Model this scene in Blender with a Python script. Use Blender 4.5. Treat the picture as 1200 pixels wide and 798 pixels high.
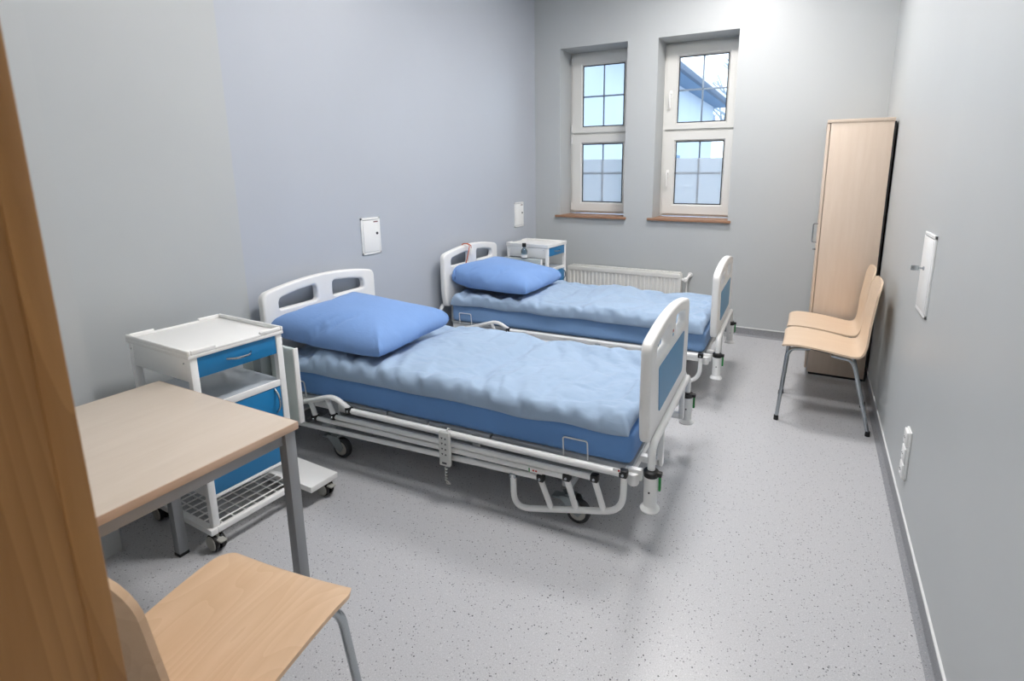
import bpy, bmesh, math, random
from mathutils import Vector, Matrix, noise

for o in list(bpy.data.objects):
    bpy.data.objects.remove(o)
scene = bpy.context.scene
COL = scene.collection
PI = math.pi
R = math.radians

# ------------------------------------------------------------------ camera
cam_data = bpy.data.cameras.new('camera')
cam = bpy.data.objects.new('camera', cam_data)
COL.objects.link(cam)
yaw, pitch, roll = R(26.35), R(11.5246), R(-0.09)
fwd = Vector((-math.sin(yaw) * math.cos(pitch), math.cos(yaw) * math.cos(pitch), -math.sin(pitch)))
rgt = Vector((math.cos(yaw), math.sin(yaw), 0))
upv = rgt.cross(fwd)
r2 = rgt * math.cos(roll) + upv * math.sin(roll)
u2 = -rgt * math.sin(roll) + upv * math.cos(roll)
mw = Matrix((r2, u2, -fwd)).transposed().to_4x4()
mw.translation = Vector((0, 0, 1.5))
cam.matrix_world = mw
cam_data.sensor_fit = 'HORIZONTAL'
cam_data.sensor_width = 36
cam_data.lens = 621.65 / 1200 * 36
cam_data.shift_x = -44.3 / 1200
cam_data.shift_y = -68.6 / 1200
cam_data.clip_start = 0.02
cam_data.clip_end = 200
cam_data.dof.use_dof = True
cam_data.dof.focus_distance = 2.6
cam_data.dof.aperture_fstop = 5.0
scene.camera = cam

# ------------------------------------------------------------------ world, exposure
world = bpy.data.worlds.new('overcast_sky')
scene.world = world
world.use_nodes = True
wn = world.node_tree.nodes
bg = wn['Background']
bg.inputs['Color'].default_value = (0.70, 0.85, 1.0, 1)
bg.inputs['Strength'].default_value = 1.7
scene.view_settings.view_transform = 'Standard'
scene.view_settings.look = 'None'
scene.view_settings.gamma = 1
scene.view_settings.use_curve_mapping = False
scene.view_settings.exposure = 0.68
LAMP = 31.0            # radiance of the ceiling light diffusers
LAMPS = [(-0.85, 2.0), (-0.75, 3.95), (-0.7, -0.9)]  # third is an added, unseen light for the jamb and near floor


# ------------------------------------------------------------------ materials
def lin(c):
    out = []
    for v in c:
        v /= 255
        out.append(v / 12.92 if v <= 0.04045 else ((v + 0.055) / 1.055) ** 2.4)
    return (*out, 1)


def mat(name, rgb, rough=0.5, metal=0.0, spec=0.5, coat=0.0):
    m = bpy.data.materials.new(name)
    m.use_nodes = True
    b = m.node_tree.nodes['Principled BSDF']
    b.inputs['Base Color'].default_value = lin(rgb)
    b.inputs['Roughness'].default_value = rough
    b.inputs['Metallic'].default_value = metal
    b.inputs['Specular IOR Level'].default_value = spec
    b.inputs['Coat Weight'].default_value = coat
    return m


def nodes(m):
    nt = m.node_tree
    return nt, nt.nodes, nt.links, nt.nodes['Principled BSDF']


def mottled(name, rgb, rough, amt=0.04, scale=6, bump=0.0, bscale=200, spec=0.5):
    """plain colour with a faint cloudy variation and fine relief"""
    m = mat(name, rgb, rough, spec=spec)
    nt, N, L, b = nodes(m)
    tc = N.new('ShaderNodeTexCoord')
    n = N.new('ShaderNodeTexNoise')
    n.inputs['Scale'].default_value = scale
    n.inputs['Detail'].default_value = 4
    L.new(tc.outputs['Object'], n.inputs['Vector'])
    r = N.new('ShaderNodeValToRGB')
    c = lin(rgb)
    r.color_ramp.elements[0].position = 0.3
    r.color_ramp.elements[1].position = 0.7
    r.color_ramp.elements[0].color = (*[v * (1 - amt) for v in c[:3]], 1)
    r.color_ramp.elements[1].color = (*[min(1, v * (1 + amt)) for v in c[:3]], 1)
    L.new(n.outputs['Fac'], r.inputs['Fac'])
    L.new(r.outputs['Color'], b.inputs['Base Color'])
    if bump:
        n2 = N.new('ShaderNodeTexNoise')
        n2.inputs['Scale'].default_value = bscale
        n2.inputs['Detail'].default_value = 2
        L.new(tc.outputs['Object'], n2.inputs['Vector'])
        bp = N.new('ShaderNodeBump')
        bp.inputs['Strength'].default_value = bump
        bp.inputs['Distance'].default_value = 0.002
        L.new(n2.outputs['Fac'], bp.inputs['Height'])
        L.new(bp.outputs['Normal'], b.inputs['Normal'])
    return m


def wood(name, rgb, rgb2, stretch=(1, 14, 14), scale=3.0, rough=0.45, cathedral=0.0, fine=0.3):
    """grain runs along the axis with the small stretch factor"""
    m = mat(name, rgb, rough)
    nt, N, L, b = nodes(m)
    tc = N.new('ShaderNodeTexCoord')
    mp = N.new('ShaderNodeMapping')
    mp.inputs['Scale'].default_value = stretch
    L.new(tc.outputs['Object'], mp.inputs['Vector'])
    n = N.new('ShaderNodeTexNoise')
    n.inputs['Scale'].default_value = scale
    n.inputs['Detail'].default_value = 6
    n.inputs['Roughness'].default_value = 0.6
    n.inputs['Distortion'].default_value = 0.4
    L.new(mp.outputs['Vector'], n.inputs['Vector'])
    fac = n.outputs['Fac']
    if cathedral:
        mp2 = N.new('ShaderNodeMapping')
        mp2.inputs['Scale'].default_value = (stretch[0] * 0.9, stretch[1] * 0.35, stretch[2] * 0.35)
        L.new(tc.outputs['Object'], mp2.inputs['Vector'])
        n3 = N.new('ShaderNodeTexNoise')
        n3.inputs['Scale'].default_value = 1.4
        n3.inputs['Detail'].default_value = 1
        L.new(mp2.outputs['Vector'], n3.inputs['Vector'])
        mul = N.new('ShaderNodeMath'); mul.operation = 'MULTIPLY'
        mul.inputs[1].default_value = 20
        L.new(n3.outputs['Fac'], mul.inputs[0])
        fr = N.new('ShaderNodeMath'); fr.operation = 'FRACT'
        L.new(mul.outputs[0], fr.inputs[0])
        mx = N.new('ShaderNodeMix')
        mx.data_type = 'FLOAT'
        mx.inputs[0].default_value = cathedral
        L.new(n.outputs['Fac'], mx.inputs[2])
        L.new(fr.outputs[0], mx.inputs[3])
        fac = mx.outputs[0]
    r = N.new('ShaderNodeValToRGB')
    r.color_ramp.elements[0].position = 0.5 - fine
    r.color_ramp.elements[1].position = 0.5 + fine
    r.color_ramp.elements[0].color = lin(rgb2)
    r.color_ramp.elements[1].color = lin(rgb)
    L.new(fac, r.inputs['Fac'])
    L.new(r.outputs['Color'], b.inputs['Base Color'])
    return m


def speckled(name, base, dark, pale, rough=0.35, scale=1.0):
    """vinyl with fine granules and scattered dark chips"""
    m = mat(name, base, rough)
    nt, N, L, b = nodes(m)
    tc = N.new('ShaderNodeTexCoord')
    n = N.new('ShaderNodeTexNoise')
    n.inputs['Scale'].default_value = 260 * scale
    n.inputs['Detail'].default_value = 3
    L.new(tc.outputs['Object'], n.inputs['Vector'])
    r = N.new('ShaderNodeValToRGB')
    r.color_ramp.elements[0].position = 0.36
    r.color_ramp.elements[1].position = 0.64
    c = lin(base)
    r.color_ramp.elements[0].color = (*[v * 0.87 for v in c[:3]], 1)
    r.color_ramp.elements[1].color = (*[min(1, v * 1.10) for v in c[:3]], 1)
    L.new(n.outputs['Fac'], r.inputs['Fac'])
    prev = r.outputs['Color']
    for k, (sc, thr, pick, col) in enumerate([(80 * scale, 0.125, 0.64, dark), (120 * scale, 0.18, 0.6, [(a + b_) // 2 for a, b_ in zip(dark, base)]), (150 * scale, 0.2, 0.7, pale)]):
        v = N.new('ShaderNodeTexVoronoi')
        v.inputs['Scale'].default_value = sc
        mp = N.new('ShaderNodeMapping')
        mp.inputs['Location'].default_value = (k * 3.3, k * 1.7, k * 0.9)
        L.new(tc.outputs['Object'], mp.inputs['Vector'])
        L.new(mp.outputs['Vector'], v.inputs['Vector'])
        sx = N.new('ShaderNodeSeparateColor')
        L.new(v.outputs['Color'], sx.inputs[0])
        lt = N.new('ShaderNodeMath'); lt.operation = 'LESS_THAN'
        L.new(v.outputs['Distance'], lt.inputs[0])
        # chip radius varies with the cell's own random value
        rr = N.new('ShaderNodeMath'); rr.operation = 'MULTIPLY'
        L.new(sx.outputs[1], rr.inputs[0]); rr.inputs[1].default_value = thr * 2
        L.new(rr.outputs[0], lt.inputs[1])
        gt = N.new('ShaderNodeMath'); gt.operation = 'GREATER_THAN'
        L.new(sx.outputs[0], gt.inputs[0]); gt.inputs[1].default_value = pick
        ml = N.new('ShaderNodeMath'); ml.operation = 'MULTIPLY'
        L.new(lt.outputs[0], ml.inputs[0]); L.new(gt.outputs[0], ml.inputs[1])
        mx = N.new('ShaderNodeMix'); mx.data_type = 'RGBA'
        L.new(ml.outputs[0], mx.inputs[0])
        L.new(prev, mx.inputs[6])
        mx.inputs[7].default_value = lin(col)
        prev = mx.outputs[2]
    L.new(prev, b.inputs['Base Color'])
    return m


def fabric(name, rgb, rough=0.85):
    m = mottled(name, rgb, rough, amt=0.03, scale=5, spec=0.25)
    nt, N, L, b = nodes(m)
    b.inputs['Sheen Weight'].default_value = 0.15
    tc = N.new('ShaderNodeTexCoord')
    n = N.new('ShaderNodeTexNoise')
    n.inputs['Scale'].default_value = 26
    n.inputs['Detail'].default_value = 3
    n.inputs['Distortion'].default_value = 1.2
    mp = N.new('ShaderNodeMapping')
    mp.inputs['Rotation'].default_value = (0, 0, 0.5)
    mp.inputs['Scale'].default_value = (0.6, 1.4, 1)
    L.new(tc.outputs['Object'], mp.inputs['Vector'])
    L.new(mp.outputs['Vector'], n.inputs['Vector'])
    bp = N.new('ShaderNodeBump')
    bp.inputs['Strength'].default_value = 0.18
    bp.inputs['Distance'].default_value = 0.006
    L.new(n.outputs['Fac'], bp.inputs['Height'])
    L.new(bp.outputs['Normal'], b.inputs['Normal'])
    return m


def glass(name, tint=(1, 1, 1, 1)):
    m = bpy.data.materials.new(name)
    m.use_nodes = True
    nt = m.node_tree
    N, L = nt.nodes, nt.links
    N.remove(N['Principled BSDF'])
    t = N.new('ShaderNodeBsdfTransparent'); t.inputs[0].default_value = tint
    g = N.new('ShaderNodeBsdfGlossy'); g.inputs['Roughness'].default_value = 0.02
    f = N.new('ShaderNodeFresnel'); f.inputs[0].default_value = 1.45
    x = N.new('ShaderNodeMixShader')
    L.new(f.outputs[0], x.inputs[0]); L.new(t.outputs[0], x.inputs[1]); L.new(g.outputs[0], x.inputs[2])
    L.new(x.outputs[0], N['Material Output'].inputs[0])
    return m


def frosted(name, rgb):
    m = bpy.data.materials.new(name)
    m.use_nodes = True
    nt = m.node_tree
    N, L = nt.nodes, nt.links
    N.remove(N['Principled BSDF'])
    t = N.new('ShaderNodeBsdfTranslucent'); t.inputs[0].default_value = lin(rgb)
    d = N.new('ShaderNodeBsdfDiffuse'); d.inputs[0].default_value = lin(rgb)
    x = N.new('ShaderNodeMixShader'); x.inputs[0].default_value = 0.12
    L.new(t.outputs[0], x.inputs[1]); L.new(d.outputs[0], x.inputs[2])
    L.new(x.outputs[0], N['Material Output'].inputs[0])
    return m


def emit(name, rgb, strength):
    m = bpy.data.materials.new(name)
    m.use_nodes = True
    nt = m.node_tree
    N, L = nt.nodes, nt.links
    N.remove(N['Principled BSDF'])
    e = N.new('ShaderNodeEmission')
    e.inputs[0].default_value = lin(rgb); e.inputs[1].default_value = strength
    L.new(e.outputs[0], N['Material Output'].inputs[0])
    return m


M = {
    'wall': mottled('grey_wall_paint', (186, 190, 191), 0.42, amt=0.012, scale=2.5, bump=0.05, bscale=260),
    'wall_daylight_tint': mottled('wall_paint_daylight_tint', (182, 188, 197), 0.42, amt=0.012, scale=2.5, bump=0.05, bscale=260),  # wall grey with the windows' blue daylight tinted into the colour
    'ceiling': mottled('white_ceiling_paint', (236, 236, 234), 0.8, amt=0.01),
    'floor': speckled('speckled_vinyl', (190, 191, 194), (74, 74, 80), (204, 204, 206)),
    'skirting': speckled('speckled_vinyl_skirting', (142, 144, 148), (90, 90, 96), (166, 166, 168)),
    'trim': mat('pale_trim', (216, 218, 218), 0.4),
    'upvc': mat('white_upvc', (222, 222, 218), 0.35),
    'gasket': mat('black_gasket', (22, 24, 28), 0.6),
    'muntin': mat('grey_muntin', (150, 165, 182), 0.4),
    'sill': wood('oak_sill', (166, 128, 100), (142, 104, 80), (1, 12, 12), 4),
    'glass': glass('window_glass'),
    'film': frosted('frosted_film', (244, 247, 250)),
    'oak': wood('oak_door_frame', (184, 138, 84), (144, 100, 54), (16, 16, 0.8), 3.0, 0.5, cathedral=0.25, fine=0.35),
    'beech': wood('beech_laminate', (210, 197, 182), (202, 188, 172), (14, 2, 14), 2.0, 0.4),
    'beech_edge': wood('beech_edge_band', (200, 174, 152), (188, 160, 138), (2, 2, 14), 2.0, 0.45),
    'beech_v': wood('beech_laminate_upright', (222, 205, 188), (214, 195, 176), (12, 12, 1.2), 2.5, 0.4),
    'ply': wood('beech_plywood', (226, 196, 164), (206, 172, 136), (1.2, 10, 10), 2.2, 0.38, cathedral=0.22, fine=0.36),
    'ply_pale': wood('pale_beech_plywood', (222, 200, 176), (212, 188, 162), (1.2, 10, 10), 2.2, 0.38, fine=0.4),
    'steel_grey': mat('grey_painted_steel', (146, 149, 152), 0.4, 0.2),
    'chrome': mat('satin_chrome', (176, 182, 186), 0.22, 1.0),
    'rubber': mat('black_rubber', (18, 18, 20), 0.6),
    'white': mat('white_powder_coat', (240, 241, 240), 0.35),
    'plastic': mat('white_plastic', (239, 239, 237), 0.32),
    'platform': mat('pale_grey_platform', (176, 180, 184), 0.4),
    'blue': mat('blue_laminate', (30, 122, 178), 0.35),
    'panel_blue': mat('blue_inlay', (66, 140, 186), 0.35),
    'greytranslucent': mat('grey_plastic_panel', (190, 200, 198), 0.3),
    'shelf_in': mat('glossy_grey_shelf', (182, 190, 198), 0.18),
    'castor_grey': mat('grey_castor', (172, 172, 166), 0.5),
    'zinc': mat('zinc_plate', (150, 158, 160), 0.35, 0.85),
    'dark': mat('dark_grey_motor', (48, 50, 54), 0.5),
    'black': mat('black_plastic', (14, 14, 15), 0.45),
    'green': mat('green_plastic', (24, 136, 62), 0.45),
    'red': mat('red_print', (190, 60, 56), 0.5),
    'ink': mat('dark_print', (58, 62, 66), 0.6),
    'handset': mat('pale_grey_handset', (206, 208, 204), 0.45),
    'duvet': fabric('pale_blue_duvet_cover', (156, 178, 203)),
    'pillow': fabric('blue_pillowcase', (122, 158, 212)),
    'sheet': fabric('blue_sheet', (108, 154, 212)),
    'sheet2': fabric('soft_blue_sheet', (130, 166, 210)),
    'radiator': mat('radiator_enamel', (226, 226, 222), 0.35),
    'socket': mat('socket_plastic', (236, 237, 236), 0.3),
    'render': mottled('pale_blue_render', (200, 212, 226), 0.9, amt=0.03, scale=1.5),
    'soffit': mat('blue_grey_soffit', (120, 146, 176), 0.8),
    'gutter': mat('dark_gutter', (70, 92, 120), 0.5),
    'roof': mottled('slate_roof', (150, 166, 186), 0.8, amt=0.08, scale=3),
    'ext_glass': mat('dark_window_glass', (112, 134, 150), 0.2),
    'bark': mat('pale_bark', (170, 182, 196), 0.9),
    'grass': mottled('wet_paving', (170, 176, 180), 0.9, amt=0.1),
    'bottle': glass('clear_bottle', (0.55, 0.66, 0.74, 1)),
    'orange': mat('orange_cord', (196, 96, 56), 0.6),
    'lamp': emit('led_diffuser', (255, 251, 249), LAMP),
}


# ------------------------------------------------------------------ mesh builder
class MB:
    def __init__(s):
        s.bm = bmesh.new()

    def box(s, lo, hi, bev=0.0, seg=2, rot=None, at=None):
        t = bmesh.new()
        bmesh.ops.create_cube(t, size=1)
        for v in t.verts:
            v.co = Vector([(lo[i] + hi[i]) / 2 + v.co[i] * (hi[i] - lo[i]) for i in range(3)])
        if bev:
            bmesh.ops.bevel(t, geom=t.edges[:], offset=bev, segments=seg, affect='EDGES', profile=0.5)
        if rot is not None:
            bmesh.ops.transform(t, matrix=rot, verts=t.verts)
        if at is not None:
            bmesh.ops.translate(t, vec=at, verts=t.verts)
        s._merge(t)
        return s

    def _merge(s, t):
        me = bpy.data.meshes.new('tmp')
        t.to_mesh(me); t.free()
        s.bm.from_mesh(me)
        bpy.data.meshes.remove(me)

    def tube(s, pts, r, seg=10, fillet=0.0, fs=6, closed=False, caps=True, rx=None):
        P = [Vector(p) for p in pts]
        if fillet:
            Q = []
            n = len(P)
            for i in range(n):
                if not closed and i in (0, n - 1):
                    Q.append(P[i]); continue
                a, b, c = P[i - 1], P[i], P[(i + 1) % n]
                d1, d2 = (a - b), (c - b)
                f = min(fillet, d1.length * 0.49, d2.length * 0.49)
                p1, p2 = b + d1.normalized() * f, b + d2.normalized() * f
                for k in range(fs + 1):
                    t = k / fs
                    Q.append(p1 * (1 - t) ** 2 + b * 2 * t * (1 - t) + p2 * t * t)
            P = Q
        n = len(P)
        rings = []
        T0 = None
        for i in range(n):
            if closed:
                T = (P[(i + 1) % n] - P[i - 1]).normalized()
            elif i == 0:
                T = (P[1] - P[0]).normalized()
            elif i == n - 1:
                T = (P[-1] - P[-2]).normalized()
            else:
                T = ((P[i + 1] - P[i]).normalized() + (P[i] - P[i - 1]).normalized()).normalized()
            if T0 is None:
                up = Vector((0, 0, 1)) if abs(T.z) < 0.9 else Vector((1, 0, 0))
                A = T.cross(up).normalized()
            else:
                A = (T0.rotation_difference(T) @ A).normalized()
            T0 = T
            Bv = T.cross(A).normalized()
            rings.append([s.bm.verts.new(P[i] + A * r * math.cos(2 * PI * k / seg) + Bv * r * math.sin(2 * PI * k / seg)) for k in range(seg)])
        for i in range(n if closed else n - 1):
            a, b = rings[i], rings[(i + 1) % n]
            for k in range(seg):
                s.bm.faces.new((a[k], a[(k + 1) % seg], b[(k + 1) % seg], b[k]))
        if caps and not closed:
            s.bm.faces.new(list(reversed(rings[0])))
            s.bm.faces.new(rings[-1])
        return s

    def cyl(s, p0, p1, r, seg=16):
        return s.tube([p0, p1], r, seg)

    def lathe(s, prof, origin=(0, 0, 0), axis=(0, 0, 1), seg=20):
        """prof: list of (radius, height along axis)"""
        ax = Vector(axis).normalized()
        up = Vector((0, 0, 1)) if abs(ax.z) < 0.9 else Vector((1, 0, 0))
        A = ax.cross(up).normalized(); Bv = ax.cross(A)
        O = Vector(origin)
        rings = []
        for r, h in prof:
            r = max(r, 0.0004)
            rings.append([s.bm.verts.new(O + ax * h + A * r * math.cos(2 * PI * k / seg) + Bv * r * math.sin(2 * PI * k / seg)) for k in range(seg)])
        for a, b in zip(rings, rings[1:]):
            for k in range(seg):
                s.bm.faces.new((a[k], a[(k + 1) % seg], b[(k + 1) % seg], b[k]))
        s.bm.faces.new(list(reversed(rings[0]))); s.bm.faces.new(rings[-1])
        return s

    def prism(s, poly, axis, lo, hi):
        """poly of 2-D points; axis 0/1/2 is the extrusion axis"""
        def p3(p, h):
            if axis == 0: return (h, p[0], p[1])
            if axis == 1: return (p[0], h, p[1])
            return (p[0], p[1], h)
        a = [s.bm.verts.new(p3(p, lo)) for p in poly]
        b = [s.bm.verts.new(p3(p, hi)) for p in poly]
        n = len(poly)
        for i in range(n):
            s.bm.faces.new((a[i], a[(i + 1) % n], b[(i + 1) % n], b[i]))
        s.bm.faces.new(list(reversed(a))); s.bm.faces.new(b)
        return s

    def quad(s, *pts):
        s.bm.faces.new([s.bm.verts.new(p) for p in pts])
        return s

    def build(s, name, m, parent=None, smooth=35):
        bmesh.ops.recalc_face_normals(s.bm, faces=s.bm.faces[:])
        me = bpy.data.meshes.new(name)
        s.bm.to_mesh(me); s.bm.free()
        return link(name, me, m, parent, smooth)


def link(name, me, m, parent=None, smooth=35):
    me.materials.clear()
    me.materials.append(M[m] if isinstance(m, str) else m)
    for p in me.polygons:
        p.use_smooth = True
    if smooth and smooth < 180:
        me.set_sharp_from_angle(angle=R(smooth))
    o = bpy.data.objects.new(name, me)
    COL.objects.link(o)
    o.parent = parent
    return o


def thing(name, label, cat, loc=(0, 0, 0), rz=0, group=None):
    o = bpy.data.objects.new(name, None)
    o.empty_display_size = 0.1
    COL.objects.link(o)
    o.location = loc
    o.rotation_euler = (0, 0, rz)
    o['label'] = label
    o['category'] = cat
    if group:
        o['group'] = group
    return o


def tag(o, label, cat, group=None):
    o['label'] = label; o['category'] = cat
    if group:
        o['group'] = group
    return o


def struct(o, label=None):
    o['kind'] = 'structure'
    if label:
        o['label'] = label
    return o


def dup(root, loc, rz, label, mirror=False):
    def cp(o, par):
        c = o.copy(); COL.objects.link(c); c.parent = par
        for ch in list(o.children):
            cp(ch, c)
        return c
    r = cp(root, None)
    r.location = loc; r.rotation_euler = (0, 0, rz)
    r['label'] = label
    return r


def board(name, outer, holes, thick, bev, m, parent, mx):
    """flat plate with holes, outline in 2-D, placed by matrix mx"""
    cu = bpy.data.curves.new(name, 'CURVE')
    cu.dimensions = '2D'; cu.fill_mode = 'BOTH'
    cu.extrude = thick / 2 - bev; cu.bevel_depth = bev; cu.bevel_resolution = 3
    cu.offset = -bev
    for loop in [outer] + holes:
        sp = cu.splines.new('POLY')
        sp.points.add(len(loop) - 1)
        for p, q in zip(sp.points, loop):
            p.co = (q[0], q[1], 0, 1)
        sp.use_cyclic_u = True
    t = bpy.data.objects.new('tmp', cu)
    COL.objects.link(t)
    dg = bpy.context.evaluated_depsgraph_get()
    me = bpy.data.meshes.new_from_object(t.evaluated_get(dg))
    bpy.data.objects.remove(t); bpy.data.curves.remove(cu)
    me.transform(mx)
    return link(name, me, m, parent, 40)


def rounded(poly, r, seg=6):
    """rounds the corners of a 2-D polygon; r may be a list"""
    out = []
    n = len(poly)
    for i in range(n):
        a, b, c = Vector(poly[i - 1]), Vector(poly[i]), Vector(poly[(i + 1) % n])
        rr = r[i] if isinstance(r, (list, tuple)) else r
        if rr <= 0:
            out.append((b.x, b.y)); continue
        d1, d2 = a - b, c - b
        f = min(rr, d1.length * 0.49, d2.length * 0.49)
        p1, p2 = b + d1.normalized() * f, b + d2.normalized() * f
        for k in range(seg + 1):
            t = k / seg
            q = p1 * (1 - t) ** 2 + b * 2 * t * (1 - t) + p2 * t * t
            out.append((q.x, q.y))
    return out


# ------------------------------------------------------------------ the room
XL, XR, YB, ZC = -2.71, 0.455, 5.13, 3.35
YF = 0.17            # room face of the wall with the door
YD = -1.6            # end of the corridor behind the camera

struct(MB().box((XL - 0.3, YD - 0.1, -0.12), (XR + 0.3, YB + 0.5, 0)).build('floor', 'floor'))
struct(MB().box((XL - 0.3, YD - 0.1, ZC), (XR + 0.3, YB + 0.5, ZC + 0.12)).build('ceiling', 'ceiling'))
# left wall: far length (blue daylight in its colour), slightly proud near length, pillar
wl = struct(MB().box((XL - 0.25, 1.765, 0), (XL, YB + 0.4, ZC)).build('wall_left', 'wall_daylight_tint'))
struct(MB().box((XL - 0.25, 0.93, 0), (-2.68, 1.765, ZC)).build('wall_left_near', 'wall'))
struct(MB().box((XL - 0.25, YF - 0.02, 0), (-2.405, 0.93, ZC)).build('wall_left_pillar', 'wall'))
struct(MB().box((XR, YD, 0), (XR + 0.2, YB + 0.4, ZC)).build('wall_right', 'wall'))
# back wall around the two window openings
OPEN = [(-2.42, -1.715), (-1.42, -0.71)]
ZS, ZT = 1.05, 2.725
WB = MB()
xs = [XL] + [v for p in OPEN for v in p] + [XR]
for i in range(0, len(xs), 2):
    WB.box((xs[i], YB, 0), (xs[i + 1], YB + 0.4, ZC))
for a, b in OPEN:
    WB.box((a, YB, 0), (b, YB + 0.4, ZS))
    WB.box((a, YB, ZT), (b, YB + 0.4, ZC))
struct(WB.build('wall_back', 'wall'))
# wall with the doorway the camera stands in, corridor behind it
DX0, DX1, DZ = -0.60, 0.40, 2.1
WF = MB()
WF.box((XL, -0.16, 0), (DX0, YF, ZC)); WF.box((DX1, -0.16, 0), (XR, YF, ZC)); WF.box((DX0, -0.16, DZ), (DX1, YF, ZC))
struct(WF.build('wall_front', 'wall'))
struct(MB().box((XL, YD - 0.1, 0), (XR, YD, ZC)).build('wall_corridor', 'wall'))
struct(MB().box((XL - 0.1, YD, 0), (XL, -0.16, ZC)).build('wall_corridor_end', 'wall'))


# coved vinyl skirting with its pale cap strip
def skirting(name, pts, nrm):
    b = MB(); c = MB()
    (x0, y0), (x1, y1) = pts
    nx, ny = nrm
    prof = [(0, 0.0), (0.03, 0.0), (0.018, 0.004), (0.008, 0.012), (0.004, 0.03), (0.004, 0.075), (0, 0.075)]
    cap = [(0, 0.073), (0.007, 0.073), (0.007, 0.080), (0, 0.082)]
    for bb, pr_ in ((b, prof), (c, cap)):
        A = [bb.bm.verts.new((x0 + nx * p, y0 + ny * p, z)) for p, z in pr_]
        Bq = [bb.bm.verts.new((x1 + nx * p, y1 + ny * p, z)) for p, z in pr_]
        n = len(pr_)
        for i in range(n):
            bb.bm.faces.new((A[i], A[(i + 1) % n], Bq[(i + 1) % n], Bq[i]))
        bb.bm.faces.new(list(reversed(A))); bb.bm.faces.new(Bq)
    o = struct(b.build(name, 'skirting'))
    c.build('cap_strip', 'trim', o)


skirting('baseboard_right', [(XR, YF), (XR, YB)], (-1, 0))
skirting('baseboard_back', [(XL, YB), (XR, YB)], (0, -1))
skirting('baseboard_left', [(XL, 1.765), (XL, YB)], (1, 0))
skirting('baseboard_left_near', [(-2.68, 0.93), (-2.68, 1.765)], (1, 0))

# door frame (oak): lining board, stop, architrave with a groove
d = struct(thing('door_1', 'oak door frame at the left edge of the view', 'door frame'))
del d['category']
for sx, x in ((1, DX0), (-1, DX1)):
    b = MB()
    b.box((min(x, x + sx * 0.036), -0.17, 0), (max(x, x + sx * 0.036), 0.182, DZ))
    b.build('jamb', 'oak', d)
    b = MB()
    b.box((min(x, x + sx * 0.038), 0.182, 0), (max(x, x + sx * 0.038), 0.203, DZ + 0.0), 0.0015, 2)
    b.build('edge_strip', 'oak', d)
    b = MB()
    b.box((min(x - sx * 0.08, x + sx * 0.02), 0.172, 0), (max(x - sx * 0.08, x + sx * 0.02), 0.19, DZ + 0.08), 0.004, 3)
    b.build('architrave', 'oak', d)
    b = MB()
    b.box((min(x, x + sx * 0.05), -0.1, 0), (max(x, x + sx * 0.05), 0.05, DZ), 0.003)
    b.build('door_stop', 'oak', d)
MB().box((DX0, -0.17, DZ - 0.035), (DX1, 0.2, DZ), 0.003).build('head', 'oak', d)


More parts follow.
